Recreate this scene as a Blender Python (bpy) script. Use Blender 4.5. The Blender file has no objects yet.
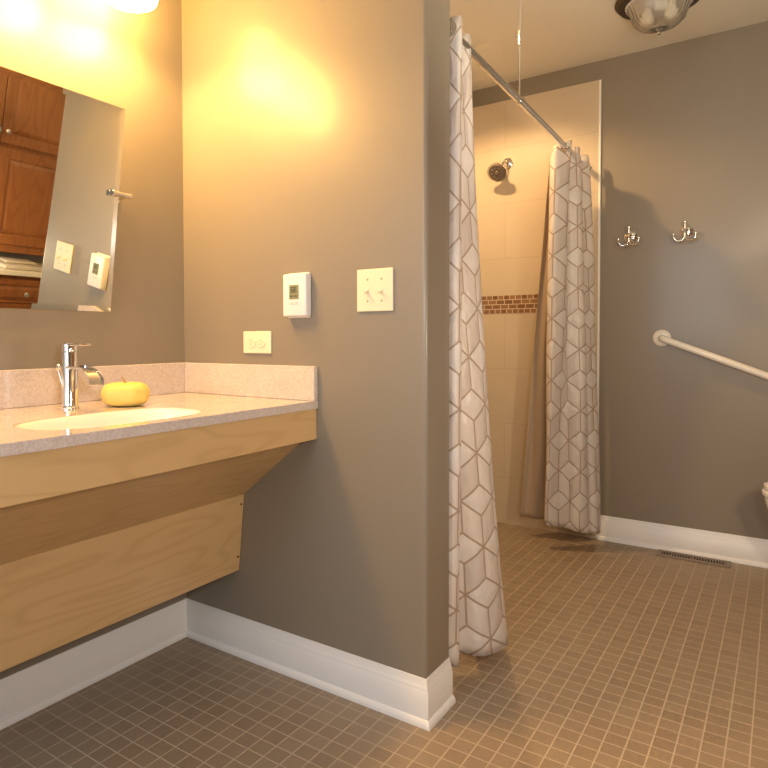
import bpy, bmesh, math, random
from mathutils import Vector, Matrix
random.seed(4)
scene = bpy.context.scene
COL = scene.collection
PI = math.pi

# ------------------------------------------------------------ materials
def nodes(name):
    m = bpy.data.materials.new(name); m.use_nodes = True
    nt = m.node_tree; b = nt.nodes['Principled BSDF']
    return m, nt, b
def setp(b, **k):
    for n, v in k.items():
        n = n.replace('_', ' ')
        if n in b.inputs:
            b.inputs[n].default_value = (*v, 1) if (isinstance(v, tuple) and len(v) == 3 and b.inputs[n].type == 'RGBA') else v
def mat(name, col, rough=.5, metal=0., bump=0., bscale=200., var=0., vscale=8., **k):
    m, nt, b = nodes(name)
    setp(b, Base_Color=col, Roughness=rough, Metallic=metal, **k)
    tc = nt.nodes.new('ShaderNodeTexCoord')
    if var:
        n = nt.nodes.new('ShaderNodeTexNoise'); n.inputs['Scale'].default_value = vscale; n.inputs['Detail'].default_value = 4
        nt.links.new(tc.outputs['Object'], n.inputs['Vector'])
        mx = nt.nodes.new('ShaderNodeMix'); mx.data_type = 'RGBA'
        mx.inputs[6].default_value = (*[c*(1-var) for c in col], 1); mx.inputs[7].default_value = (*[min(1, c*(1+var)) for c in col], 1)
        nt.links.new(n.outputs['Fac'], mx.inputs[0]); nt.links.new(mx.outputs[2], b.inputs['Base Color'])
    if bump:
        n = nt.nodes.new('ShaderNodeTexNoise'); n.inputs['Scale'].default_value = bscale; n.inputs['Detail'].default_value = 3
        nt.links.new(tc.outputs['Object'], n.inputs['Vector'])
        bp = nt.nodes.new('ShaderNodeBump'); bp.inputs['Strength'].default_value = bump; bp.inputs['Distance'].default_value = .002
        nt.links.new(n.outputs['Fac'], bp.inputs['Height']); nt.links.new(bp.outputs[0], b.inputs['Normal'])
    return m
class G:                                     # tiny helper around a node tree
    def __init__(s, nt): s.nt = nt
    def _in(s, n, i, v):
        if v is None: return
        if hasattr(v, 'links'): s.nt.links.new(v, n.inputs[i])
        else: n.inputs[i].default_value = v
    def m(s, op, a, b=None, c=None):
        n = s.nt.nodes.new('ShaderNodeMath'); n.operation = op
        s._in(n, 0, a); s._in(n, 1, b); s._in(n, 2, c); return n.outputs[0]
    def mix(s, f, a, b):
        n = s.nt.nodes.new('ShaderNodeMix'); n.data_type = 'RGBA'
        for i, v in ((0, f), (6, a), (7, b)):
            s._in(n, i, (*v, 1) if isinstance(v, tuple) and len(v) == 3 else v)
        return n.outputs[2]
    def coord(s, kind='Object'):
        t = s.nt.nodes.new('ShaderNodeTexCoord'); x = s.nt.nodes.new('ShaderNodeSeparateXYZ')
        s.nt.links.new(t.outputs[kind], x.inputs[0]); return x.outputs[0], x.outputs[1], x.outputs[2], t.outputs[kind]
    def noise(s, vec, scale, detail=3, rough=.5):
        n = s.nt.nodes.new('ShaderNodeTexNoise'); n.inputs['Scale'].default_value = scale
        n.inputs['Detail'].default_value = detail; n.inputs['Roughness'].default_value = rough
        s._in(n, 'Vector', vec); return n.outputs['Fac']
    def comb(s, x, y, z):
        n = s.nt.nodes.new('ShaderNodeCombineXYZ'); s._in(n, 0, x); s._in(n, 1, y); s._in(n, 2, z); return n.outputs[0]
    def white(s, vec):
        n = s.nt.nodes.new('ShaderNodeTexWhiteNoise'); s._in(n, 0, vec); return n.outputs['Value']
    def bump(s, b, h, strength=.3, dist=.002):
        n = s.nt.nodes.new('ShaderNodeBump'); n.inputs['Strength'].default_value = strength; n.inputs['Distance'].default_value = dist
        s._in(n, 'Height', h); s.nt.links.new(n.outputs[0], b.inputs['Normal'])
    def line(s, t, pitch, off, w):           # 1 on the grout line
        f = s.m('FRACT', s.m('DIVIDE', s.m('SUBTRACT', t, off), pitch))
        d = s.m('MINIMUM', f, s.m('SUBTRACT', 1., f))
        return s.m('LESS_THAN', d, w / pitch / 2)

M = {}
def paint_mat():
    m, nt, b = nodes('taupe_satin_paint'); g = G(nt)
    x, y, z, v = g.coord()
    c = g.mix(g.noise(v, 3, 2), PAINT_A, PAINT_B)
    nt.links.new(c, b.inputs['Base Color'])
    setp(b, Roughness=.42, Specular_IOR_Level=.5, Coat_Weight=.26, Coat_Roughness=.16, Coat_IOR=1.45)
    g.bump(b, g.noise(v, 160, 2), .06, .001)
    return m
PAINT_A = (.235, .200, .155); PAINT_B = (.25, .213, .165)
M['paint'] = paint_mat()
M['ceiling'] = mat('ceiling_paint', (.70, .66, .57), .9, bump=.1, bscale=300)
M['white_trim'] = mat('white_trim_paint', (.80, .80, .80), .35)
M['door_white'] = mat('white_door_paint', (.78, .77, .74), .4)

def floor_mat():
    m, nt, b = nodes('mosaic_floor_tile'); g = G(nt)
    x, y, z, v = g.coord()
    PX, PY = .0519, .0498
    l = g.m('MAXIMUM', g.line(x, PX, .3522, .0036), g.line(y, PY, .0480, .0036))
    idv = g.comb(g.m('FLOOR', g.m('DIVIDE', g.m('SUBTRACT', x, .3522), PX)), g.m('FLOOR', g.m('DIVIDE', g.m('SUBTRACT', y, .048), PY)), 0.)
    w = g.white(idv)
    t = g.mix(w, (.275, .205, .138), (.32, .245, .168))
    t = g.mix(g.m('MULTIPLY', g.noise(v, 90, 3), .5), t, (.23, .18, .13))
    c = g.mix(l, t, (.45, .37, .28))
    nt.links.new(c, b.inputs['Base Color'])
    r = g.mix(l, (.40, .40, .40), (.85, .85, .85)); nt.links.new(r, b.inputs['Roughness'])
    g.bump(b, g.m('SUBTRACT', 1., l), .5, .0015)
    return m
M['floor'] = floor_mat()

def wall_tile_mat():
    m, nt, b = nodes('cream_wall_tile'); g = G(nt)
    x, y, z, v = g.coord()
    s = g.m('ADD', x, y)
    row = g.m('FLOOR', g.m('DIVIDE', g.m('SUBTRACT', z, .26), .304))
    par = g.m('MULTIPLY', g.m('FRACT', g.m('MULTIPLY', row, .5)), .608)
    # z rows every 30 cm; the joints of one row sit half a tile off the next
    hz = g.line(z, .304, .258, .0028)
    vz = g.line(g.m('SUBTRACT', s, par), .608, 1.946 + .430, .0028)
    l = g.m('MAXIMUM', hz, vz)
    t = g.mix(g.noise(v, 5, 4), (.52, .435, .32), (.58, .49, .37))
    c = g.mix(l, t, (.46, .385, .28))
    nt.links.new(c, b.inputs['Base Color']); setp(b, Roughness=.35, Specular_IOR_Level=.35)
    g.bump(b, g.m('SUBTRACT', 1., l), .4, .001)
    return m
M['wall_tile'] = wall_tile_mat()
M['tile_edge'] = mat('pale_tile_edge', (.82, .80, .76), .3)

def mosaic_mat():
    m, nt, b = nodes('brown_brick_mosaic'); g = G(nt)
    x, y, z, v = g.coord()
    zz = g.m('SUBTRACT', z, 1.1705)
    n = nt.nodes.new('ShaderNodeTexBrick')
    nt.links.new(g.comb(g.m('ADD', x, y), zz, 0.), n.inputs['Vector'])
    n.offset = .5; n.squash = .7; n.squash_frequency = 3
    for k, val in (('Color1', (.17, .085, .04, 1)), ('Color2', (.30, .16, .085, 1)), ('Mortar', (.58, .48, .35, 1))): n.inputs[k].default_value = val
    n.inputs['Scale'].default_value = 1; n.inputs['Mortar Size'].default_value = .0022
    n.inputs['Brick Width'].default_value = .047; n.inputs['Row Height'].default_value = .0255
    nt.links.new(n.outputs['Color'], b.inputs['Base Color']); setp(b, Roughness=.3)
    g.bump(b, g.m('SUBTRACT', 1., n.outputs['Fac']), .5, .001)
    return m
M['mosaic'] = mosaic_mat()

def wood_mat(name, ca, cb, cc, axis='y', rough=.38, coat=.2, ring=1.):
    m, nt, b = nodes(name); g = G(nt)
    x, y, z, v = g.coord()
    if axis == 'y': p = g.comb(g.m('MULTIPLY', y, .9), g.m('MULTIPLY', g.m('ADD', z, x), 4.5), .3)
    else: p = g.comb(g.m('MULTIPLY', z, .9), g.m('MULTIPLY', g.m('ADD', y, x), 4.5), .3)
    n1 = g.noise(p, 1.3, 2, .45)
    rings = g.m('ABSOLUTE', g.m('SINE', g.m('MULTIPLY', n1, 42. * ring)))
    rings = g.m('POWER', rings, 6.)
    fine = g.noise(g.comb(g.m('MULTIPLY', y if axis == 'y' else z, 6.), g.m('MULTIPLY', g.m('ADD', z if axis == 'y' else y, x), 160.), 0.), 1., 3)
    c = g.mix(g.noise(v, 4, 2), ca, cb)
    c = g.mix(g.m('MULTIPLY', rings, .38), c, cc)
    c = g.mix(g.m('MULTIPLY', fine, .25), c, cc)
    nt.links.new(c, b.inputs['Base Color']); setp(b, Roughness=rough, Coat_Weight=coat, Coat_Roughness=.2)
    return m
M['maple'] = wood_mat('maple_veneer', (.60, .40, .185), (.66, .45, .225), (.47, .29, .12))
M['cherry'] = wood_mat('cherry_wood', (.26, .092, .026), (.31, .118, .036), (.17, .052, .014), axis='z', coat=.35)
M['dark_gap'] = mat('dark_void', (.03, .022, .015), .8)

def stone_mat():
    m, nt, b = nodes('speckled_pink_stone'); g = G(nt)
    x, y, z, v = g.coord()
    n1 = g.noise(v, 190, 4, .7); n2 = g.noise(v, 14, 5, .6)
    c = g.mix(n2, (.50, .41, .36), (.62, .53, .47))
    r = nt.nodes.new('ShaderNodeValToRGB'); r.color_ramp.elements[0].position = .42; r.color_ramp.elements[1].position = .60
    nt.links.new(n1, r.inputs[0])
    c = g.mix(g.m('MULTIPLY', r.outputs[0], .45), c, (.78, .74, .70))
    vein = g.m('ABSOLUTE', g.m('SUBTRACT', g.noise(v, 7, 3, .6), .5))
    c = g.mix(g.m('MULTIPLY', g.m('LESS_THAN', vein, .006), .12), c, (.85, .82, .78))
    nt.links.new(c, b.inputs['Base Color']); setp(b, Roughness=.12, Coat_Weight=.3, Coat_Roughness=.05)
    return m
M['stone'] = stone_mat()
M['porcelain'] = mat('cream_porcelain', (.86, .82, .72), .12, Coat_Weight=.4)
M['toilet_white'] = mat('white_porcelain', (.84, .82, .78), .12, Coat_Weight=.4)
M['chrome'] = mat('polished_chrome', (.86, .86, .87), .06, 1.)
M['nickel'] = mat('brushed_nickel', (.55, .53, .50), .22, 1.)
M['dark_rubber'] = mat('dark_spray_face', (.10, .08, .07), .4)
M['almond'] = mat('almond_plastic', (.76, .71, .54), .35)
M['almond_dark'] = mat('almond_slot_shade_and_screw', (.35, .30, .20), .5)  # darker almond: shade painted into the outlet slots, plain colour on switch screws
M['white_plastic'] = mat('white_plastic', (.76, .75, .77), .35)
M['grey_plastic'] = mat('grey_button', (.62, .60, .60), .45)
M['lcd'] = mat('lcd_green', (.24, .25, .15), .15)
M['lcd_ink'] = mat('lcd_digits', (.05, .06, .04), .3)
M['bar_white'] = mat('cream_enamel', (.82, .78, .70), .25, Coat_Weight=.3)
M['bronze'] = mat('dark_bronze', (.07, .05, .035), .4, .7)
M['register'] = mat('taupe_metal_grille', (.24, .19, .15), .5, .2)
M['soap'] = mat('yellow_wax', (.80, .61, .17), .5, bump=.5, bscale=120, Subsurface_Weight=.15, Subsurface_Radius=(.02, .012, .004))
M['stem'] = mat('pale_stem', (.42, .30, .14), .6)
M['towel'] = mat('cream_towel', (.50, .43, .33), .9, bump=.6, bscale=300)
M['liner'] = mat('taupe_liner_cloth', (.42, .325, .235), .7, bump=.2, bscale=60)
M['cab_top'] = mat('cream_countertop', (.76, .72, .60), .3)
m, nt, b = nodes('mirror_silver'); setp(b, Base_Color=(.84, .87, .82), Metallic=1., Roughness=.008); M['mirror'] = m
M['mirror_edge'] = mat('green_glass_edge', (.45, .50, .42), .1, .6)
m, nt, b = nodes('ribbed_glass'); setp(b, Base_Color=(.93, .90, .84), Roughness=.22, IOR=1.35, Transmission_Weight=.95); M['glass'] = m
def emit(name, col, s, base=(.9, .85, .75)):
    m, nt, b = nodes(name); setp(b, Base_Color=base, Emission_Color=col, Emission_Strength=s, Roughness=.3); return m
M['shade'] = emit('lit_opal_glass', (1., .56, .145), 58.)
M['can_lens'] = emit('lit_downlight_lens', (1., .62, .29), 60.)

def curtain_mat():
    m, nt, b = nodes('geometric_satin_fabric'); g = G(nt)
    u, w, _, uv = g.coord('UV')
    A = .098; s3 = math.sqrt(3)
    S = 1 / (A * s3)                         # hexagon width = 1 after scaling
    px = g.m('MULTIPLY', u, S); py = g.m('MULTIPLY', w, S)
    def cell(ox, oy):
        a = g.m('SUBTRACT', g.m('FLOORED_MODULO', g.m('SUBTRACT', px, ox), 1.), .5)
        c = g.m('SUBTRACT', g.m('FLOORED_MODULO', g.m('SUBTRACT', py, oy), s3), s3 / 2)
        return a, c
    a1, c1 = cell(0., 0.); a2, c2 = cell(.5, s3 / 2)
    d1 = g.m('ADD', g.m('MULTIPLY', a1, a1), g.m('MULTIPLY', c1, c1)); d2 = g.m('ADD', g.m('MULTIPLY', a2, a2), g.m('MULTIPLY', c2, c2))
    f = g.m('LESS_THAN', d1, d2)
    def pick(p, q): return g.m('ADD', g.m('MULTIPLY', f, p), g.m('MULTIPLY', g.m('SUBTRACT', 1., f), q))
    gx, gy = pick(a1, a2), pick(c1, c2)
    ax = g.m('ABSOLUTE', gx); ay = g.m('ABSOLUTE', gy)
    hexd = g.m('MAXIMUM', ax, g.m('ADD', g.m('MULTIPLY', ax, .5), g.m('MULTIPLY', ay, s3 / 2)))
    W = .020
    edge = g.m('GREATER_THAN', hexd, .5 - W)
    sp1 = g.m('MULTIPLY', g.m('LESS_THAN', ax, W), g.m('GREATER_THAN', gy, 0.))
    q = g.m('ADD', g.m('MULTIPLY', ax, .5), g.m('MULTIPLY', gy, s3 / 2))
    sp2 = g.m('MULTIPLY', g.m('LESS_THAN', g.m('ABSOLUTE', q), W), g.m('LESS_THAN', gy, 0.))
    line = g.m('MINIMUM', g.m('ADD', edge, g.m('ADD', sp1, sp2)), 1.)
    left = g.m('LESS_THAN', gx, 0.); top = g.m('GREATER_THAN', q, 0.)
    # woven tone of the three lozenges
    tone = g.mix(left, (.88, .84, .82), (.80, .75, .72)); tone = g.mix(g.m('SUBTRACT', 1., top), tone, (.90, .88, .87))
    tone = g.mix(g.m('MULTIPLY', g.noise(uv, 9, 2), .4), tone, (.74, .66, .61))
    c = g.mix(line, tone, (.53, .42, .33))
    nt.links.new(c, b.inputs['Base Color'])
    setp(b, Roughness=.36, Specular_IOR_Level=.6, Sheen_Weight=.25, Sheen_Roughness=.4)
    weave = g.m('SINE', g.m('MULTIPLY', w, 2600.))
    wr = g.noise(g.comb(g.m('MULTIPLY', u, 1.), g.m('MULTIPLY', w, .6), 0.), 11, 3)
    e1 = g.m('ADD', ax, g.m('LESS_THAN', gy, 0.)); e2 = g.m('ADD', g.m('ABSOLUTE', q), g.m('GREATER_THAN', gy, 0.))
    puff = g.m('MINIMUM', g.m('MINIMUM', g.m('SUBTRACT', .5, hexd), g.m('MINIMUM', e1, e2)), .16)
    fine = g.noise(g.comb(g.m('MULTIPLY', u, 1.), g.m('MULTIPLY', w, .35), .7), 45, 2)
    h = g.m('ADD', wr, g.m('ADD', g.m('MULTIPLY', puff, 1.6), g.m('MULTIPLY', fine, .12)))
    g.bump(b, h, .85, .014)
    # a little light passes through the cloth
    tr = nt.nodes.new('ShaderNodeBsdfTranslucent'); nt.links.new(c, tr.inputs[0])
    mx = nt.nodes.new('ShaderNodeMixShader'); mx.inputs[0].default_value = .34
    out = nt.nodes['Material Output']
    nt.links.new(b.outputs[0], mx.inputs[1]); nt.links.new(tr.outputs[0], mx.inputs[2]); nt.links.new(mx.outputs[0], out.inputs[0])
    return m
M['curtain'] = curtain_mat()

# ------------------------------------------------------------ geometry helpers
def V(*a): return Vector(a)
def wloc(o):
    l = Vector((0, 0, 0))
    while o: l += o.location; o = o.parent
    return l
def obj(name, bm, m, parent=None, smooth=False, mods=()):
    """bm is in world coordinates; a child is stored relative to its parent's base"""
    if parent is not None:
        bmesh.ops.translate(bm, verts=bm.verts, vec=-wloc(parent))
    bmesh.ops.recalc_face_normals(bm, faces=bm.faces)
    me = bpy.data.meshes.new(name); bm.to_mesh(me); bm.free()
    o = bpy.data.objects.new(name, me); COL.objects.link(o)
    me.materials.append(M[m])
    if parent is not None: o.parent = parent
    if smooth:
        for p in me.polygons: p.use_smooth = True
        if smooth != 'all':
            me.set_sharp_from_angle(angle=math.radians(38))
    return o
def tag(o, label=None, cat=None, group=None, kind=None):
    for k, v in (('label', label), ('category', cat), ('group', group), ('kind', kind)):
        if v: o[k] = v
    return o
def thing(name, loc, label, cat, group=None):
    o = bpy.data.objects.new(name, None); COL.objects.link(o); o.location = loc; o.empty_display_size = .05
    return tag(o, label, cat, group)
def struct(name, bm, m, smooth=False): return tag(obj(name, bm, m, None, smooth), kind='structure')
def box(bm, a, b, bev=0., seg=2):
    t = bmesh.new(); bmesh.ops.create_cube(t, size=1)
    a, b = Vector(a), Vector(b); c = (a + b) / 2; d = b - a
    for v in t.verts: v.co = Vector((v.co.x * d.x, v.co.y * d.y, v.co.z * d.z)) + c
    if bev: bmesh.ops.bevel(t, geom=t.edges[:], offset=bev, segments=seg, affect='EDGES', profile=.5)
    join(bm, t)
def join(bm, t, mx=None):
    vm = {}
    for v in t.verts: vm[v] = bm.verts.new(mx @ v.co if mx else v.co)
    for f in t.faces:
        try: bm.faces.new([vm[v] for v in f.verts])
        except ValueError: pass
    t.free()
def B(*a, **k):
    bm = bmesh.new(); box(bm, *a, **k); return bm
def loft(bm, rings, closed=True, cap=True):
    vr = [[bm.verts.new(p) for p in r] for r in rings]
    n = len(vr[0])
    for i in range(len(vr) - 1):
        for j in range(n if closed else n - 1):
            bm.faces.new((vr[i][j], vr[i][(j + 1) % n], vr[i + 1][(j + 1) % n], vr[i + 1][j]))
    if cap:
        bm.faces.new(vr[0][::-1]); bm.faces.new(vr[-1])
    return vr
def basis(d):
    d = d.normalized(); u = Vector((0, 0, 1)) if abs(d.z) < .95 else Vector((1, 0, 0))
    a = d.cross(u).normalized(); return a, a.cross(d).normalized()
def tube(bm, pts, r, n=16, cap=True):
    pts = [Vector(p) for p in pts]; rs = r if isinstance(r, (list, tuple)) else [r] * len(pts)
    rings = []; a = None
    for i, p in enumerate(pts):
        d = (pts[min(i + 1, len(pts) - 1)] - pts[max(i - 1, 0)]).normalized()
        if a is None: a, b = basis(d)
        else:
            a = (a - d * a.dot(d)).normalized(); b = a.cross(d).normalized()
        rings.append([p + (a * math.cos(2 * PI * k / n) + b * math.sin(2 * PI * k / n)) * rs[i] for k in range(n)])
    loft(bm, rings, True, cap)
def lathe(bm, prof, c, axis=(0, 0, 1), n=32, ribs=0, rib=0.):
    """prof: list of (radius, height along axis)"""
    d = Vector(axis).normalized(); a, b = basis(d); c = Vector(c); rings = []
    for r, h in prof:
        rings.append([c + d * h + (a * math.cos(2 * PI * k / n) + b * math.sin(2 * PI * k / n)) * max(r, 1e-4) * (1 + rib * math.cos(ribs * 2 * PI * k / n)) for k in range(n)])
    loft(bm, rings, True, True)
def extrude_profile(bm, prof, p0, p1, out, m0=0., m1=0.):
    """prof (d,z) around a wall line p0->p1; 'out' points into the room; m0/m1 mitre factors"""
    p0, p1, out = Vector(p0), Vector(p1), Vector(out); d = (p1 - p0).normalized()
    rings = [[p0 + out * q + Vector((0, 0, z)) - d * q * m0 for q, z in prof],
             [p1 + out * q + Vector((0, 0, z)) + d * q * m1 for q, z in prof]]
    loft(bm, rings)
def catmull(pts, n):
    P = [Vector(p) for p in pts]; P = [P[0] * 2 - P[1]] + P + [P[-1] * 2 - P[-2]]
    out = []; segs = len(P) - 3
    for i in range(n):
        t = i / (n - 1) * segs; k = min(int(t), segs - 1); t -= k
        a, b, c, d = P[k:k + 4]
        out.append(.5 * ((2 * b) + (c - a) * t + (2 * a - 5 * b + 4 * c - d) * t * t + (3 * b - a - 3 * c + d) * t ** 3))
    return out

# ------------------------------------------------------------ room
W, D, C = 2.40, 1.946, 2.44                  # right wall, far wall, ceiling
L1, T = .934, .152                          # partition end and thickness
YB = -2.75                                   # wall behind the camera
HB = .124
struct('floor', B((-.12, YB - .12, -.08), (W + .12, D + .12, 0)), 'floor')
struct('ceiling', B((-.12, YB - .12, C), (W + .12, D + .12, C + .08)), 'ceiling')
struct('wall_left', B((-.12, YB, 0), (0, D, C)), 'paint')
struct('wall_back', B((-.12, D, 0), (W + .12, D + .12, C)), 'paint')
struct('wall_right', B((W, YB, 0), (W + .12, D, C)), 'paint')
# front wall, unseen, with an opening added for fill light
bm = bmesh.new(); wx0, wx1, wz0, wz1 = .25, 1.25, .95, 2.10
for a, b_ in (((-.12, 0), (wx0, C)), ((wx1, 0), (W + .12, C)), ((wx0, 0), (wx1, wz0)), ((wx0, wz1), (wx1, C))):
    box(bm, (a[0], YB - .12, a[1]), (b_[0], YB, b_[1]))
struct('wall_front', bm, 'paint')
# partition: painted stub wall with a rounded free end
bm = bmesh.new(); r = .012; pr = [(0, 0)]
for k in range(7):
    a = -PI / 2 + PI / 2 * k / 6; pr.append((L1 - r + r * math.cos(a), r + r * math.sin(a)))
for k in range(7):
    a = PI / 2 * k / 6; pr.append((L1 - r + r * math.cos(a), T - r + r * math.sin(a)))
pr.append((0, T))
loft(bm, [[Vector((x, y, z)) for x, y in pr] for z in (0, C)])
struct('wall_partition', bm, 'paint', True)
# shower tile lining
TZ, TX = 2.3417, .930
struct('wall_shower_back', B((.009, D - .009, 0), (TX - .004, D, TZ)), 'wall_tile')
struct('wall_shower_left', B((0, T + .009, 0), (.009, D, TZ)), 'wall_tile')
struct('wall_shower_front', B((0, T, 0), (L1 - .05, T + .009, TZ)), 'wall_tile')
struct('trim_1', B((TX - .004, D - .011, 0), (TX + .006, D, TZ), bev=.002), 'tile_edge')
struct('trim_2', B((.009, D - .0105, 1.1705), (TX - .05, D - .005, 1.2725)), 'mosaic')
struct('trim_3', B((.005, T + .009, 1.1705), (.0105, D - .009, 1.2725)), 'mosaic')
# baseboards: colonial profile with a shoe moulding
BP = [(0, 0), (.022, 0), (.022, .006), (.020, .013), (.015, .019), (.0125, .020), (.0125, .088), (.0105, .091), (.0105, .098), (.008, .103), (.006, .110), (.0045, .118), (.003, HB), (0, HB)]
def bb(name, p0, p1, out, m0=0, m1=0):
    bm = bmesh.new(); extrude_profile(bm, BP, p0, p1, out, m0, m1); struct(name, bm, 'white_trim', True)
bb('baseboard_left', (0, YB, 0), (0, 0, 0), (1, 0, 0), 0, -1)
bm = bmesh.new()
extrude_profile(bm, BP, (0, 0, 0), (L1, 0, 0), (0, -1, 0), -1, 1)
extrude_profile(bm, BP, (L1, 0, 0), (L1, .142, 0), (1, 0, 0), 1, 0)
struct('baseboard_partition', bm, 'white_trim', True)
bb('baseboard_back', (TX + .006, D, 0), (W, D, 0), (0, -1, 0), 0, -1)
bb('baseboard_right', (W, 1.0, 0), (W, D, 0), (-1, 0, 0), 0, -1)
bb('baseboard_front', (0, YB, 0), (1.36, YB, 0), (0, 1, 0), -1, 0)
# unseen window added behind the camera to carry the fill light
bm = bmesh.new()
for a, b_ in (((wx0 - .08, wz0 - .08), (wx0, wz1 + .08)), ((wx1, wz0 - .08), (wx1 + .08, wz1 + .08)), ((wx0, wz1), (wx1, wz1 + .08)), ((wx0, wz0 - .08), (wx1, wz0))):
    box(bm, (a[0], YB, a[1]), (b_[0], YB + .018, b_[1]), bev=.003)
xm, zm = (wx0 + wx1) / 2, (wz0 + wz1) / 2
box(bm, (wx0, YB - .07, zm - .02), (wx1, YB - .04, zm + .02)); box(bm, (xm - .012, YB - .065, wz0), (xm + .012, YB - .045, wz1))
struct('added_window_1', bm, 'white_trim')
# white panel door behind the camera
dx0, dx1 = 1.44, 2.22
bm = bmesh.new()
box(bm, (dx0, YB, .01), (dx1, YB + .03, 2.03), bev=.002)
for x0, x1 in ((dx0 + .11, (dx0 + dx1) / 2 - .05), ((dx0 + dx1) / 2 + .05, dx1 - .11)):
    for z0, z1 in ((.22, .85), (1.0, 1.62), (1.72, 1.92)):
        box(bm, (x0, YB + .028, z0), (x1, YB + .04, z1), bev=.008)
struct('door_1', bm, 'door_white')
bm = bmesh.new()
for a, b_ in (((dx0 - .08, 0), (dx0 - .005, 2.11)), ((dx1 + .005, 0), (dx1 + .08, 2.11)), ((dx0 - .005, 2.035), (dx1 + .005, 2.11))):
    box(bm, (a[0], YB, a[1]), (b_[0], YB + .02, b_[1]), bev=.003)
struct('trim_4', bm, 'white_trim')

# ------------------------------------------------------------ vanity
YV = -1.22
van = thing('vanity_cabinet', (0, -.60, .283), 'wall-hung light maple vanity with slanted knee panel under the stone counter', 'vanity')
def prism_y(prof, y0, y1, bev=0.):
    bm = bmesh.new(); loft(bm, [[Vector((x, y, z)) for x, z in prof] for y in (y0, y1)])
    if bev: bmesh.ops.bevel(bm, geom=bm.edges[:], offset=bev, segments=2, affect='EDGES', profile=.5)
    return bm
obj('apron', prism_y([(.553, .737), (.573, .737), (.573, .829), (.553, .829)], YV, -.001, .0012), 'maple', van)
obj('slanted_panel', prism_y([(.540, .745), (.525, .745), (.262, .535), (.277, .530)], YV, -.001), 'maple', van)
obj('lower_panel', prism_y([(.279, .535), (.254, .277), (.236, .277), (.261, .535)], YV, -.001, .001), 'maple', van)
obj('side_panel', prism_y([(.0, .829), (.553, .829), (.553, .745), (.525, .742), (.262, .53), (.237, .285), (0, .285)], YV - .018, YV), 'maple', van)
obj('mounting_rail', B((.0, YV, .285), (.02, -.001, .36)), 'dark_gap', van)
for z in (.325, .50):
    x = .2555 + (z - .283) * .0952
    bm = bmesh.new(); lathe(bm, [(.0035, -.002), (.0035, .001), (.002, .0015)], (x, -.012, z), (1, 0, -.095), 12)
    obj('screw', bm, 'dark_gap', van, True)

# countertop with a cut-out for the sink
ZT, ZB = .852, .829
SC, SA, SB = (.418, -.588), .118, .228
def superell(k, n, a=SA, b=SB, e=2.9):
    t = 2 * PI * k / n; c, s = math.cos(t), math.sin(t)
    return SC[0] + a * math.copysign(abs(c) ** (2 / e), c), SC[1] + b * math.copysign(abs(s) ** (2 / e), s)
ct = thing('countertop', (.29, -.61, ZB), 'pinkish speckled stone vanity counter with low backsplash and side splash', 'countertop')
def slab_with_hole():
    bm = bmesh.new(); n = 96; x0, x1, y0, y1 = 0., .578, YV - .02, -.0005
    def outer(k):
        t = 2 * PI * k / n; c, s = math.cos(t), math.sin(t)
        x, y = superell(k, n); dx, dy = x - SC[0], y - SC[1]
        f = min((x1 - SC[0]) / dx if dx > 1e-6 else 1e9, (x0 - SC[0]) / dx if dx < -1e-6 else 1e9,
                (y1 - SC[1]) / dy if dy > 1e-6 else 1e9, (y0 - SC[1]) / dy if dy < -1e-6 else 1e9)
        return SC[0] + dx * f, SC[1] + dy * f
    outs = [outer(k) for k in range(n)]
    for cx, cy in ((x0, y0), (x1, y0), (x1, y1), (x0, y1)):
        k = min(range(n), key=lambda i: (outs[i][0] - cx) ** 2 + (outs[i][1] - cy) ** 2); outs[k] = (cx, cy)
    ins = [superell(k, n) for k in range(n)]
    top_o = [bm.verts.new((x, y, ZT)) for x, y in outs]; top_i = [bm.verts.new((x, y, ZT)) for x, y in ins]
    bot_o = [bm.verts.new((x, y, ZB)) for x, y in outs]; bot_i = [bm.verts.new((x, y, ZB)) for x, y in ins]
    for k in range(n):
        j = (k + 1) % n
        bm.faces.new((top_o[k], top_o[j], top_i[j], top_i[k])); bm.faces.new((bot_o[j], bot_o[k], bot_i[k], bot_i[j]))
        bm.faces.new((top_o[j], top_o[k], bot_o[k], bot_o[j])); bm.faces.new((top_i[k], top_i[j], bot_i[j], bot_i[k]))
    return bm
obj('slab', slab_with_hole(), 'stone', ct)
obj('backsplash', B((.0005, YV - .02, ZT), (.0195, -.0005, .955), bev=.0025), 'stone', ct)
obj('side_splash', B((.0198, -.0195, ZT), (.578, -.0005, .955), bev=.0025), 'stone', ct)

snk = thing('undermount_sink', (SC[0], SC[1], .75), 'cream oval-rectangular sink basin set in the stone counter', 'sink')
bm = bmesh.new(); n = 64
prof = [(.992, .8490), (.985, .8505), (.965, .847), (.945, .825), (.90, .790), (.78, .772), (.50, .765), (.02, .762)]
out = [(.02, .750), (.50, .752), (.80, .760), (.94, .780), (.985, .815)]
loft(bm, [[Vector((*superell(k, n, SA * f, SB * f), z)) for k in range(n)] for f, z in prof + out + prof[:1]], cap=False)
obj('basin', bm, 'porcelain', snk, 'all')
bm = bmesh.new(); lathe(bm, [(.022, 0), (.022, .003), (.016, .0045), (.003, .003)], (SC[0], SC[1], .7625), n=24)
obj('drain', bm, 'chrome', snk, True)

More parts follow.
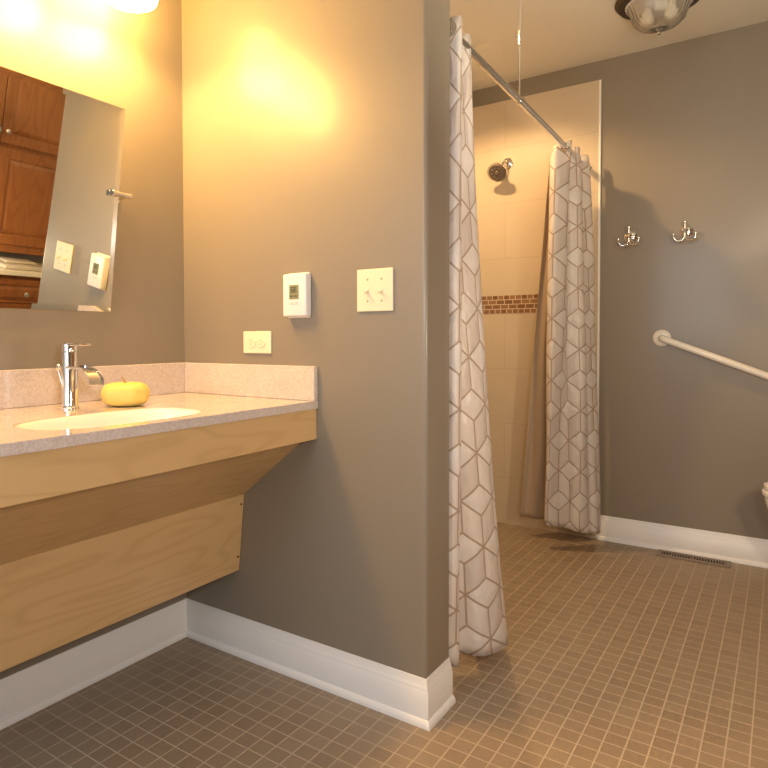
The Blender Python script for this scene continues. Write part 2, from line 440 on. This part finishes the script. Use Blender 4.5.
# faucet
FX, FY = .165, -.545
fa = thing('faucet', (FX, FY, ZT), 'chrome single-hole faucet with open waterfall spout behind the sink', 'faucet')
bm = bmesh.new()
lathe(bm, [(.0235, .0), (.0235, .005), (.0205, .008), (.0195, .012), (.0195, .150), (.0185, .152)], (FX, FY, ZT), n=40)
obj('body', bm, 'chrome', fa, True)
bm = bmesh.new(); lathe(bm, [(.0195, .153), (.0195, .172), (.018, .1745)], (FX, FY, ZT), n=40)
box(bm, (FX - .012, FY - .016, ZT + .168), (FX + .070, FY + .016, ZT + .1735), bev=.002)
obj('handle', bm, 'chrome', fa, True)
bm = bmesh.new()
path = [(FX + .005, .110), (FX + .03, .111), (FX + .06, .109), (FX + .088, .102), (FX + .106, .088), (FX + .116, .069)]
rings = []
pts = catmull([(x, z, 0) for x, z in path], 22)
for i, p in enumerate(pts):
    d = (pts[min(i + 1, 21)] - pts[max(i - 1, 0)]).normalized(); nx, nz = -d.y, d.x
    t = i / 21; w_ = .0165 + .0065 * t; h = .008 - .003 * t; lip = .0045
    sec = [(-w_, lip), (-w_ + .0028, lip), (-w_ + .0035, 0), (w_ - .0035, 0), (w_ - .0028, lip), (w_, lip), (w_, -h * .4), (w_ * .6, -h), (-w_ * .6, -h), (-w_, -h * .4)]
    rings.append([Vector((p.x + nx * b_, FY + a, ZT + p.y + nz * b_)) for a, b_ in sec])
loft(bm, rings)
obj('spout', bm, 'chrome', fa, True)
bm = bmesh.new(); tube(bm, [(FX - .030, FY - .002, ZT + .0), (FX - .030, FY - .002, ZT + .06), (FX - .036, FY - .012, ZT + .105)], .003, 10)
lathe(bm, [(.003, 0), (.0065, .004), (.0065, .012), (.003, .015)], (FX - .036, FY - .012, ZT + .103), n=16)
obj('lift_rod', bm, 'chrome', fa, True)

# yellow gourd
GX, GY = .215, -.408
go = thing('decorative_gourd', (GX, GY, ZT), 'squat yellow gourd ornament on the counter beside the faucet', 'ornament')
bm = bmesh.new()
lathe(bm, [(.030, .0008), (.048, .003), (.060, .014), (.0645, .030), (.062, .046), (.054, .058), (.040, .0635), (.020, .064), (.006, .0615)], (GX, GY, ZT), n=80, ribs=10, rib=.018)
obj('body', bm, 'soap', go, 'all')
bm = bmesh.new(); tube(bm, [(GX, GY, ZT + .060), (GX - .002, GY - .003, ZT + .070), (GX - .006, GY - .008, ZT + .080)], [.005, .0035, .0028], 10)
obj('stem', bm, 'stem', go, True)

# ------------------------------------------------------------ tilting mirror
TH = .1352; P0 = V(.0361, -.3047, 1.3239); U = V(math.sin(TH), 0, math.cos(TH)); N = V(math.cos(TH), 0, -math.sin(TH)); Yd = V(0, 1, 0)
MY = -.60
mi = thing('tilting_mirror', (.0361, MY, 1.486), 'frameless wall mirror leaning forward above the stone vanity counter', 'mirror')
hu, hd, mw = .4032, .2054, 2 * (MY + .3047) * -1
def mp(y, h, d=0.): return V(P0.x, y, P0.z) + U * h + N * d
bm = bmesh.new(); bv = .016
y0, y1 = -.3047 - mw, -.3047
o4 = [(y0, -hd), (y1, -hd), (y1, hu), (y0, hu)]; i4 = [(y0 + bv, -hd + bv), (y1 - bv, -hd + bv), (y1 - bv, hu - bv), (y0 + bv, hu - bv)]
vo = [bm.verts.new(mp(y, h, -.0012)) for y, h in o4]; vi = [bm.verts.new(mp(y, h, 0)) for y, h in i4]
bm.faces.new(vi)
for k in range(4): bm.faces.new((vo[k], vo[(k + 1) % 4], vi[(k + 1) % 4], vi[k]))
vb = [bm.verts.new(mp(y, h, -.005)) for y, h in o4]
bm.faces.new(vb[::-1])
for k in range(4): bm.faces.new((vb[k], vb[(k + 1) % 4], vo[(k + 1) % 4], vo[k]))
obj('mirror_glass', bm, 'mirror', mi)
HP = (1.486 - P0.z) / math.cos(TH)
for s in (1, -1):
    ye = MY + s * (mw / 2); c = mp(ye, HP - .012, .0088); q = c + V(0, s * .026, 0)
    bm = bmesh.new(); tube(bm, [c - V(0, s * .030, 0), q + V(0, s * .009, 0)], .0080, 20)
    lathe(bm, [(.0095, -.003), (.0105, -.002), (.0105, .004), (.0095, .005)], c - V(0, s * .030, 0), (0, 1, 0), 20)
    tube(bm, [(q.x + .004, q.y, q.z), (.004, q.y, q.z)], .0078, 18)
    lathe(bm, [(.016, -.001), (.016, .004), (.010, .008)], (.0002, q.y, q.z), (1, 0, 0), 24)
    obj('pivot_bracket', bm, 'chrome', mi, True)

# ------------------------------------------------------------ vanity light bar
LY = -.515
vl = thing('vanity_light', (0, LY, 2.19), 'three-shade vanity light glowing warm on the wall above the tilted mirror', 'light')
bm = bmesh.new(); box(bm, (-.002, LY - .32, 2.175), (.022, LY + .32, 2.245), bev=.006); obj('backplate', bm, 'nickel', vl)
SHADES = [LY + .212, LY - .013, LY - .238]
for y in SHADES:
    bm = bmesh.new()
    tube(bm, catmull([(.02, y, 2.21), (.06, y, 2.225), (.10, y, 2.22), (.12, y, 2.20), (.12, y, 2.18)], 16), .007, 12)
    lathe(bm, [(.016, 0), (.03, -.010), (.032, -.03), (.026, -.035)], (.12, y, 2.20), n=24)
    obj('arm', bm, 'nickel', vl, True)
    bm = bmesh.new()
    lathe(bm, [(.028, 2.135), (.045, 2.125), (.062, 2.095), (.075, 2.055), (.079, 2.015), (.074, 2.000), (.045, 1.990), (.012, 1.986)], (.12, y, .036), n=32)
    obj('glass_shade', bm, 'shade', vl, 'all')

# ------------------------------------------------------------ electrical plates on the partition
def plate(parent, x0, z0, x1, z1): return obj('plate', B((x0, -.006, z0), (x1, -.0002, z1), bev=.0022), 'almond', parent)
ot = thing('power_outlet', (.3415, 0, 1.025), 'almond horizontal duplex outlet just above the stone side splash', 'outlet')
plate(ot, .2835, .990, .3995, 1.060)
for x in (.322, .361):
    bm = bmesh.new(); lathe(bm, [(.0165, 0), (.0165, .0022), (.0155, .003)], (x, -.006, 1.025), (0, -1, 0), 28)
    rc = obj('receptacle', bm, 'almond', ot, True)
    bm = bmesh.new()
    for dz in (-.0055, .0055): box(bm, (x - .006, -.0095, 1.025 + dz - .001), (x + .002, -.0088, 1.025 + dz + .001))
    lathe(bm, [(.002, 0), (.002, .0006)], (x + .008, -.0088, 1.025), (0, -1, 0), 10)
    obj('slots', bm, 'almond_dark', rc)
bm = bmesh.new(); lathe(bm, [(.003, 0), (.0025, .001)], (.3415, -.006, 1.025), (0, -1, 0), 12); obj('screw', bm, 'almond', ot)

th = thing('thermostat', (.505, 0, 1.165), 'white programmable thermostat with small grey-green screen on the wall', 'thermostat')
obj('housing', B((.468, -.030, 1.103), (.556, -.0002, 1.230), bev=.005, seg=3), 'white_plastic', th, True)
obj('base_plate', B((.472, -.008, 1.099), (.552, -.0002, 1.234), bev=.002), 'white_plastic', th)
sc_ = obj('screen', B((.494, -.0312, 1.154), (.530, -.0295, 1.196), bev=.0006), 'lcd', th)
bm = bmesh.new()
def seg7(bm, ch, x, z, w, h, t, y0, y1):
    S_ = {'a': ((0, h), (w, h)), 'b': ((w, h / 2), (w, h)), 'c': ((w, 0), (w, h / 2)), 'd': ((0, 0), (w, 0)), 'e': ((0, 0), (0, h / 2)), 'f': ((0, h / 2), (0, h)), 'g': ((0, h / 2), (w, h / 2))}
    for s in {'6': 'acdefg', '8': 'abcdefg', '7': 'abc', '2': 'abged', '4': 'fgbc'}[ch]:
        (xa, za), (xb, zb) = S_[s]; box(bm, (x + xa - t / 2, y0, z + za - t / 2), (x + xb + t / 2, y1, z + zb + t / 2))
seg7(bm, '6', .503, 1.175, .007, .014, .002, -.0316, -.0311); seg7(bm, '8', .514, 1.175, .007, .014, .002, -.0316, -.0311)
box(bm, (.499, -.0316, 1.161), (.508, -.0311, 1.165)); box(bm, (.514, -.0316, 1.161), (.525, -.0311, 1.165))
obj('digits', bm, 'lcd_ink', sc_)
for x in (.498, .515):
    for z in (1.138,):
        obj('button', B((x, -.0315, z), (x + .010, -.0298, z + .008), bev=.001), 'grey_plastic', th)
bm = bmesh.new()
for i in range(3): box(bm, (.488 + .018 * i, -.0302, 1.213), (.496 + .018 * i, -.0296, 1.216))
obj('vent_slots', bm, 'grey_plastic', th)

sw = thing('light_switch', (.7775, 0, 1.1705), 'almond double toggle light switch plate on the partition wall', 'light switch')
plate(sw, .7195, 1.1115, .8355, 1.2295)
for x in (.755, .800):
    bm = bmesh.new(); box(bm, (x - .005, -.0072, 1.1585), (x + .005, -.0055, 1.1825), bev=.0006)
    tg = obj('toggle_slot', bm, 'almond', sw)
    bm = bmesh.new(); tube(bm, [(x, -.005, 1.170), (x, -.020, 1.162)], [.0042, .0034], 8); obj('toggle', bm, 'almond', sw, True)
    for z in (1.1405, 1.2005):
        bm = bmesh.new(); lathe(bm, [(.003, 0), (.0028, .001), (.001, .0012)], (x, -.006, z), (0, -1, 0), 12); obj('screw', bm, 'almond_dark', sw)

# ------------------------------------------------------------ curtain rod
RX = .90; RB = V(.868, D - .009, 1.907)
ro = thing('curtain_rod', (RX, 1.0, 1.87), 'chrome shower curtain rod hung from the ceiling by a thin stay', 'curtain rod')
RA2 = V(.925, T, 1.905)
bm = bmesh.new(); tube(bm, [RA2, RB], .0125, 24); obj('rod', bm, 'chrome', ro, True)
for p, s in ((RA2 + V(0, .0005, 0), 1), (RB, -1)):
    bm = bmesh.new(); lathe(bm, [(.024, 0), (.024, .004), (.019, .010), (.015, .018)], p, (0, s, 0), 28); obj('flange', bm, 'chrome', ro, True)
def rodp(y): return RA2 + (RB - RA2) * ((y - RA2.y) / (RB.y - RA2.y))
bm = bmesh.new(); q = rodp(.805); lathe(bm, [(.0150, -.014), (.0155, -.010), (.0155, .010), (.0150, .014)], q, RB - RA2, 24)
obj('clamp', bm, 'chrome', ro, True)
bm = bmesh.new(); q2 = rodp(1.500); lathe(bm, [(.0135, -.009), (.018, -.008), (.018, .008), (.0135, .009)], q2, RB - RA2, 24)
lathe(bm, [(.004, .012), (.008, .015), (.008, .021), (.004, .024)], q2, (.4, -.6, -.3), 16)
obj('end_ring', bm, 'chrome', ro, True)
bm = bmesh.new(); tube(bm, [q + V(0, 0, .012), (q.x, q.y, C - .001)], .0032, 12); lathe(bm, [(.018, 0), (.018, -.004), (.006, -.012)], (q.x, q.y, C), n=20)
obj('ceiling_stay', bm, 'chrome', ro, True)

# ------------------------------------------------------------ shower curtains
def curtain(name, top, bot, zt, zb, fall, label, ns=220, nt_=60, ripple=.004, m='curtain', cat='shower curtain', group='shower curtains'):
    tp = catmull([(x, y, 0) for x, y in top], ns); bt = catmull([(x, y, 0) for x, y in bot], ns)
    bm = bmesh.new(); uvl = bm.loops.layers.uv.new('UVMap')
    ulen = [0]
    for i in range(1, ns): ulen.append(ulen[-1] + max((bt[i] - bt[i - 1]).length, (tp[i] - tp[i - 1]).length))
    g = [[None] * (nt_ + 1) for _ in range(ns)]; info = {}
    for i in range(ns):
        s = i / (ns - 1)
        for j in range(nt_ + 1):
            t = j / nt_; f = fall(t)
            p = tp[i] * (1 - f) + bt[i] * f
            rp = ripple * math.sin(t * 9 + s * 14) * t
            z = zt(s) * (1 - t) + zb(s) * t
            v = bm.verts.new((p.x + rp, p.y - rp * .6, z)); g[i][j] = v; info[v] = (ulen[i], z)
    for i in range(ns - 1):
        for j in range(nt_):
            f = bm.faces.new((g[i][j], g[i + 1][j], g[i + 1][j + 1], g[i][j + 1]))
            for l in f.loops: l[uvl].uv = info[l.vert]
    o = obj(name, bm, m, None, 'all')
    md = o.modifiers.new('cloth_thickness', 'SOLIDIFY'); md.thickness = .0012; md.offset = 0
    return tag(o, label, cat, group)
curtain('shower_curtain',
    [(.925, .1565), (.952, .160), (.954, .180), (.930, .205), (.885, .208), (.878, .235), (.903, .258), (.928, .278), (.926, .302), (.882, .315)],
    [(.860, .175), (.925, .176), (.935, .215), (.885, .275), (.900, .315), (.960, .345), (.988, .430), (.968, .515), (.900, .545), (.860, .500)],
    lambda s: 1.938 + .002 * s, lambda s: .045 + .05 * (1 - s) ** 3,
    lambda t: t ** 1.25, 'pale geometric satin shower curtain bunched against the partition end')
curtain('shower_curtain',
    [(.798, 1.545), (.812, 1.512), (.845, 1.485), (.890, 1.520), (.893, 1.56), (.845, 1.60), (.840, 1.64), (.888, 1.67), (.888, 1.71), (.845, 1.75), (.845, 1.79), (.893, 1.83), (.891, 1.87)],
    [(.755, 1.65), (.765, 1.61), (.785, 1.60), (.805, 1.625), (.825, 1.655), (.860, 1.665), (.890, 1.66), (.925, 1.665), (.945, 1.69), (.950, 1.73), (.970, 1.75), (.975, 1.81), (.945, 1.89)],
    lambda s: 1.948 - .060 * max(0., 1 - s / .30), lambda s: .135 - .065 * s,
    lambda t: t ** .62, 'pale geometric satin shower curtain bunched at the tiled far wall', ripple=.006)

curtain('shower_liner',
    [(.748, 1.705), (.760, 1.725), (.775, 1.712), (.795, 1.735), (.815, 1.72), (.830, 1.74)],
    [(.593, 1.750), (.625, 1.765), (.665, 1.760), (.710, 1.780), (.760, 1.772), (.840, 1.800)],
    lambda s: 1.905 + .01 * s, lambda s: .106 - .01 * s, lambda t: t, 'plain taupe shower liner hanging behind the far patterned curtain',
    ns=80, ripple=.003, m='liner', cat='shower liner', group=None)

# ------------------------------------------------------------ shower head
sh = thing('shower_fixture', (.456, D - .009, 2.0), 'round chrome shower head on a short arm on the cream tile wall', 'shower head')
F0 = V(.452, D - .009, 1.995)
bm = bmesh.new(); lathe(bm, [(.030, 0), (.030, .004), (.018, .012), (.010, .016)], F0, (0, -1, 0), 28); obj('flange', bm, 'chrome', sh, True)
hd_ = V(.432, 1.865, 1.932)
bm = bmesh.new(); tube(bm, catmull([F0, F0 + V(0, -.035, .003), F0 + V(-.008, -.06, -.016), hd_ + V(.004, .010, .028)], 14), .0095, 14)
obj('arm', bm, 'chrome', sh, True)
ax = V(-.10, -.80, -.60).normalized()
bm = bmesh.new(); c0 = hd_ + V(.004, .010, .028)
lathe(bm, [(.011, -.008), (.015, 0), (.015, .012), (.026, .026), (.046, .036), (.054, .046), (.055, .056), (.050, .058)], c0, ax, 36)
hh = obj('head', bm, 'chrome', sh, True)
bm = bmesh.new(); lathe(bm, [(.045, 0), (.044, .0025), (.016, .0030)], c0 + ax * .0575, ax, 32); obj('spray_face', bm, 'dark_rubber', hh, True)
a_, b_ = basis(ax); bm = bmesh.new()
lathe(bm, [(.012, 0), (.010, .003)], c0 + ax * .0605, ax, 16)
for k in range(8):
    lathe(bm, [(.006, 0), (.005, .002)], c0 + ax * .0598 + (a_ * math.cos(k * PI / 4) + b_ * math.sin(k * PI / 4)) * .030, ax, 10)
obj('nozzles', bm, 'nickel', hh, True)

# ------------------------------------------------------------ robe hooks
def robe_hook(x, z, label):
    r_ = thing('robe_hook', (x, D, z), label, 'hook', 'robe hooks on the taupe far wall')
    bm = bmesh.new(); lathe(bm, [(.030, -.002), (.030, .004), (.023, .010), (.012, .013)], (x, D, z), (0, -1, 0), 28); obj('wall_plate', bm, 'chrome', r_, True)
    bm = bmesh.new(); tube(bm, [(x, D - .010, z), (x, D - .045, z)], .008, 14); lathe(bm, [(.008, 0), (.0135, .006), (.0135, .012), (.006, .018)], (x, D - .040, z), (0, -1, 0), 20); obj('post', bm, 'chrome', r_, True)
    y = D - .050
    bm = bmesh.new(); tube(bm, [(x, y, z - .030), (x, y, z + .034)], .0045, 12); lathe(bm, [(.004, 0), (.0075, .004), (.0075, .009), (.003, .014)], (x, y, z + .034), n=16)
    obj('stem', bm, 'chrome', r_, True)
    for s in (-1, 1):
        bm = bmesh.new(); tube(bm, catmull([(x, y, z - .028), (x + s * .012, y - .002, z - .044), (x + s * .030, y - .004, z - .046), (x + s * .043, y - .006, z - .034), (x + s * .046, y - .006, z - .020)], 18), .0042, 12)
        lathe(bm, [(.003, 0), (.0062, .003), (.0062, .007), (.002, .010)], (x + s * .046, y - .006, z - .020), n=14)
        obj('prong', bm, 'chrome', r_, True)
robe_hook(1.078, 1.536, 'left chrome double robe hook, the one nearer the shower curtain')
robe_hook(1.320, 1.537, 'right chrome double robe hook, the one above the grab bar')

# ------------------------------------------------------------ grab bar
gb = thing('grab_bar', (1.222, D, 1.034), 'sloping cream grab bar on the taupe far wall', 'grab bar')
A0 = V(1.222, D, 1.034); sl = V(1, 0, -.40).normalized(); A1 = A0 + sl * .92
o_ = V(0, -.046, 0)
bm = bmesh.new()
tube(bm, catmull([A0 + V(0, -.006, 0), A0 + V(0, -.026, 0) + sl * .003, A0 + o_ * .92 + sl * .016, A0 + o_ + sl * .042], 12) + [A0 + o_ + sl * .5] + catmull([A1 + o_ - sl * .042, A1 + o_ * .92 - sl * .016, A1 + V(0, -.026, 0) - sl * .003, A1 + V(0, -.006, 0)], 12), .0165, 20)
obj('bar', bm, 'bar_white', gb, True)
for p in (A0, A1):
    bm = bmesh.new(); lathe(bm, [(.040, -.002), (.040, .004), (.034, .009), (.020, .012)], p, (0, -1, 0), 32); obj('flange', bm, 'bar_white', gb, True)

# ------------------------------------------------------------ ceiling light
CX, CY = 1.270, 1.435
cl = thing('ceiling_light', (CX, CY, C), 'unlit flush ceiling light with ribbed glass bowl and small finial', 'light')
bm = bmesh.new(); lathe(bm, [(.165, 0), (.168, -.012), (.156, -.026), (.133, -.030)], (CX, CY, C), n=48); obj('canopy', bm, 'bronze', cl, True)
bm = bmesh.new()
po = [(.130, -.018), (.132, -.028), (.116, -.042), (.106, -.068), (.097, -.097), (.076, -.118), (.046, -.129), (.008, -.132)]
pi_ = [(r_ - .004 if r_ > .02 else .006, h + .004) for r_, h in po][::-1]
lathe(bm, po + pi_, (CX, CY, C), n=120, ribs=30, rib=.012); obj('glass_bowl', bm, 'glass', cl, 'all')
bm = bmesh.new(); lathe(bm, [(.004, -.09), (.004, -.126), (.013, -.131), (.014, -.135), (.006, -.140), (.009, -.147), (.007, -.155), (.002, -.158)], (CX, CY, C), n=20); obj('finial', bm, 'nickel', cl, True)
bm = bmesh.new()
for s in (-1, 1): lathe(bm, [(.012, -.03), (.014, -.05), (.027, -.08), (.024, -.098), (.008, -.106)], (CX + s * .045, CY, C), n=20)
obj('bulbs', bm, 'porcelain', cl, 'all')
bm = bmesh.new(); lathe(bm, [(.128, -.0305), (.126, -.034), (.02, -.036)], (CX, CY, C), n=40); obj('reflector', bm, 'white_trim', cl, True)  # pale disc added above the glass to brighten the bowl

# recessed shower light
SLX, SLY = .39, 1.20
rl = thing('recessed_downlight', (SLX, SLY, C), 'small lit downlight in the shower ceiling behind the partition', 'light')
bm = bmesh.new()
lathe(bm, [(.085, 0), (.085, -.004), (.062, -.007), (.060, -.002), (.060, 0)], (SLX, SLY, C), n=40); obj('trim_ring', bm, 'white_trim', rl, True)
bm = bmesh.new(); lathe(bm, [(.058, -.001), (.058, -.004), (.03, -.006), (.002, -.0065)], (SLX, SLY, C), n=40); obj('lens', bm, 'can_lens', rl, 'all')

# ------------------------------------------------------------ floor register
fr = thing('floor_register', (1.370, 1.877, 0), 'brown metal floor vent set in the tile beside the far baseboard', 'vent')
x0, x1, y0, y1 = 1.218, 1.522, 1.832, 1.921
bm = bmesh.new()
box(bm, (x0, y0, 0), (x1, y0 + .022, .005), bev=.0015); box(bm, (x0, y1 - .018, 0), (x1, y1, .005), bev=.0015)
box(bm, (x0, y0 + .022, 0), (x0 + .022, y1 - .018, .005)); box(bm, (x1 - .022, y0 + .022, 0), (x1, y1 - .018, .005))
box(bm, (1.366, y0 + .022, 0), (1.374, y1 - .018, .005))
obj('frame', bm, 'register', fr)
bm = bmesh.new()
for i in range(23):
    x = x0 + .027 + i * .0113
    if abs(x - 1.37) > .007: box(bm, (x, y0 + .022, .0005), (x + .0045, y1 - .018, .0045))
obj('louvres', bm, 'register', fr)
obj('duct_shade', B((x0 + .01, y0 + .01, 0), (x1 - .01, y1 - .01, .0008)), 'dark_gap', fr)  # flat near-black sheet, painted as the shade inside the duct

# ------------------------------------------------------------ toilet (its bowl front just enters the frame)
TYc = 1.50
to = thing('toilet', (2.0, TYc, 0), 'white elongated toilet cut off by the right edge of the photo', 'toilet')
def oval(cx, a_f, a_b, b, z, n=40):
    R_ = []
    for k in range(n):
        t = 2 * PI * k / n; c, s = math.cos(t), math.sin(t)
        R_.append(V(cx + (a_b if c > 0 else a_f) * c, TYc + b * s, z))
    return R_
XT = 1.640
bm = bmesh.new(); cx = XT + .26
loft(bm, [oval(cx + .10, .24, .22, .105, 0), oval(cx + .10, .235, .22, .10, .05), oval(cx + .09, .20, .20, .095, .14), oval(cx + .05, .205, .20, .12, .23), oval(cx + .01, .24, .20, .160, .33), oval(cx, .248, .20, .175, .395), oval(cx, .250, .20, .178, .418), oval(cx, .21, .17, .14, .418), oval(cx, .15, .12, .10, .36), oval(cx, .06, .06, .05, .30)])
obj('bowl', bm, 'toilet_white', to, 'all')
bm = bmesh.new(); loft(bm, [oval(cx, .250, .20, .180, .419), oval(cx, .259, .205, .187, .424), oval(cx, .259, .205, .187, .436), oval(cx, .252, .20, .182, .441)]); obj('seat', bm, 'toilet_white', to, True)
bm = bmesh.new(); loft(bm, [oval(cx, .246, .20, .178, .443), oval(cx, .254, .205, .184, .448), oval(cx, .253, .205, .183, .460), oval(cx, .236, .195, .170, .469), oval(cx, .12, .10, .09, .472)]); obj('lid', bm, 'toilet_white', to, True)
obj('tank', B((W - .22, TYc - .22, .42), (W - .012, TYc + .22, .79), bev=.02, seg=3), 'toilet_white', to, True)
obj('tank_lid', B((W - .235, TYc - .235, .79), (W - .008, TYc + .235, .825), bev=.01, seg=3), 'toilet_white', to, True)
bm = bmesh.new(); box(bm, (cx + .12, TYc - .12, .30), (W - .18, TYc + .12, .418), bev=.02); obj('tank_shelf', bm, 'toilet_white', to, True)
bm = bmesh.new(); tube(bm, [(W - .222, TYc + .15, .73), (W - .24, TYc + .15, .73), (W - .242, TYc + .08, .725)], .006, 10); obj('flush_lever', bm, 'chrome', to, True)

# ------------------------------------------------------------ cherry cabinets opposite the vanity (seen in the mirror)
def knob(x, y, z, parent):
    bm = bmesh.new(); lathe(bm, [(.006, 0), (.005, .012), (.014, .018), (.015, .024), (.008, .029)], (x, y, z), (-1, 0, 0), 20); return obj('knob', bm, 'chrome', parent, True)
def raised_door(name, xf, ya, yb, za, zb, parent, kn=None, fr_=.058):
    """front face at xf, opening -X"""
    bm = bmesh.new(); t = .020
    box(bm, (xf, ya, za), (xf + t, ya + fr_, zb), bev=.0025); box(bm, (xf, yb - fr_, za), (xf + t, yb, zb), bev=.0025)
    box(bm, (xf, ya + fr_, za), (xf + t, yb - fr_, za + fr_), bev=.0025); box(bm, (xf, ya + fr_, zb - fr_), (xf + t, yb - fr_, zb), bev=.0025)
    box(bm, (xf + .010, ya + fr_, za + fr_), (xf + t, yb - fr_, zb - fr_))
    a, b2, c, d = ya + fr_, yb - fr_, za + fr_, zb - fr_; e = .028
    loft(bm, [[V(xf + .010, y, z) for y, z in ((a + .004, c + .004), (b2 - .004, c + .004), (b2 - .004, d - .004), (a + .004, d - .004))],
              [V(xf + .003, y, z) for y, z in ((a + e, c + e), (b2 - e, c + e), (b2 - e, d - e), (a + e, d - e))]])
    o = obj(name, bm, 'cherry', parent)
    if kn: knob(xf, kn[0], kn[1], o)
    return o
XB, XU = 2.08, 2.20
bc = thing('base_cabinet', (W, .3, 0), 'cherry wood base cabinet with drawers, seen only in the mirror', 'cabinet')
obj('body', B((XB + .021, -.22, .0), (W - .001, .90, .855)), 'cherry', bc)
for i, (ya, yb) in enumerate(((.315, .875), (-.20, .295))):
    ym = (ya + yb) / 2
    for za, zb in ((.66, .83), (.36, .64), (.06, .34)):
        o = raised_door('drawer', XB, ya, yb, za, zb, bc, (ym, (za + zb) / 2), .035)
obj('cabinet_counter', B((XB - .02, -.24, .856), (W - .001, .92, .886), bev=.003), 'cab_top', bc)
uc = thing('upper_cabinet', (W, .3, 1.0), 'tall raised-panel cherry wood wall cabinet, seen only in the mirror', 'cabinet')
obj('body', B((XU + .021, -.22, .97), (W - .001, .90, 2.26)), 'cherry', uc)
bm = bmesh.new(); extrude_profile(bm, [(0, 0), (.01, 0), (.02, .02), (.045, .05), (.05, .07), (0, .07)], (XU + .022, .91, 2.26), (XU + .022, -.23, 2.26), (-1, 0, 0)); obj('crown_moulding', bm, 'cherry', uc)
for ya, yb, kn in ((.405, .86, .43), (-.04, .40, .375)):
    raised_door('door', XU, ya, yb, 1.60, 2.24, uc, (kn, 1.665))
    raised_door('door', XU, ya, yb, 1.02, 1.575, uc, None)
# folded towels between the counter and wall cabinet
tw = thing('folded_towel', (2.16, .62, .886), 'folded cream towel on the cherry cabinet counter, reflected in the mirror', 'towel')
bm = bmesh.new(); box(bm, (2.09, .46, .8865), (2.30, .80, .912), bev=.010, seg=3); obj('lower_fold', bm, 'towel', tw, True)
bm = bmesh.new(); box(bm, (2.16, .50, .9125), (2.29, .70, .930), bev=.008, seg=3); obj('upper_fold', bm, 'towel', tw, True)

# ------------------------------------------------------------ light
def area(name, loc, target, size, power, col, size_y=None):
    l = bpy.data.lights.new(name, 'AREA'); l.energy = power; l.color = col; l.size = size
    if size_y: l.shape = 'RECTANGLE'; l.size_y = size_y
    o = bpy.data.objects.new(name, l); COL.objects.link(o); o.location = loc
    o.rotation_euler = (Vector(target) - Vector(loc)).to_track_quat('-Z', 'Y').to_euler(); return o
def spot(name, loc, target, power, col, deg, blend, rad):
    l = bpy.data.lights.new(name, 'SPOT'); l.energy = power; l.color = col; l.spot_size = math.radians(deg); l.spot_blend = blend; l.shadow_soft_size = rad
    o = bpy.data.objects.new(name, l); COL.objects.link(o); o.location = loc
    o.rotation_euler = (Vector(target) - Vector(loc)).to_track_quat('-Z', 'Y').to_euler(); return o
area('window_fill', (xm, YB - .10, zm), (xm + .3, 0, .9), 1.0, 25, (.90, .95, 1.), 1.15)  # cool ambient fill, added at the made-up window opening
area('camera_flash', (1.93, -1.40, 1.20), (.3, -.2, .8), .2, 12, (1., .97, .93))
area('ceiling_fill', (1.70, .2, 1.75), (1.40, .8, 2.44), .5, 8.5, (1., .88, .64))  # unseen lamp added, aimed up to brighten the ceiling and soften the room
area('room_strobe', (2.0, -.1, 1.03), (.8, 1.9, .8), .08, 8, (1., .80, .55))
spot('downlight_lamp', (SLX, SLY, C - .02), (SLX, SLY, 0), 68, (1., .62, .28), 150, .35, .035)
for y in SHADES: spot('vanity_lamp', (.12, y, 2.005), (.14, y, 0), 21, (1., .56, .17), 165, .3, .085)
w = bpy.data.worlds.new('world'); scene.world = w; w.use_nodes = True
bg = w.node_tree.nodes['Background']; bg.inputs[0].default_value = (.75, .85, 1., 1); bg.inputs[1].default_value = .8

# ------------------------------------------------------------ camera
cam = bpy.data.cameras.new('camera'); co = bpy.data.objects.new('camera', cam); COL.objects.link(co)
yaw, pt, rl_ = .6161, -.0255, -.0027
fw = V(-math.sin(yaw) * math.cos(pt), math.cos(yaw) * math.cos(pt), math.sin(pt))
r_ = V(math.cos(yaw), math.sin(yaw), 0); u_ = r_.cross(fw)
r2 = r_ * math.cos(rl_) + u_ * math.sin(rl_); u2 = -r_ * math.sin(rl_) + u_ * math.cos(rl_)
mx = Matrix((r2, u2, -fw)).transposed().to_4x4(); mx.translation = V(1.7047, -1.5284, 1.0381)
co.matrix_world = mx
cam.sensor_fit = 'HORIZONTAL'; cam.sensor_width = 36; cam.lens = 640.344 / 768 * 36
cam.shift_x = 53.774 / 768; cam.shift_y = -29.70 / 768; cam.clip_start = .02
scene.camera = co
scene.view_settings.view_transform = 'Standard'; scene.view_settings.look = 'None'
scene.view_settings.exposure = 0.0; scene.view_settings.gamma = 1; scene.view_settings.use_curve_mapping = False
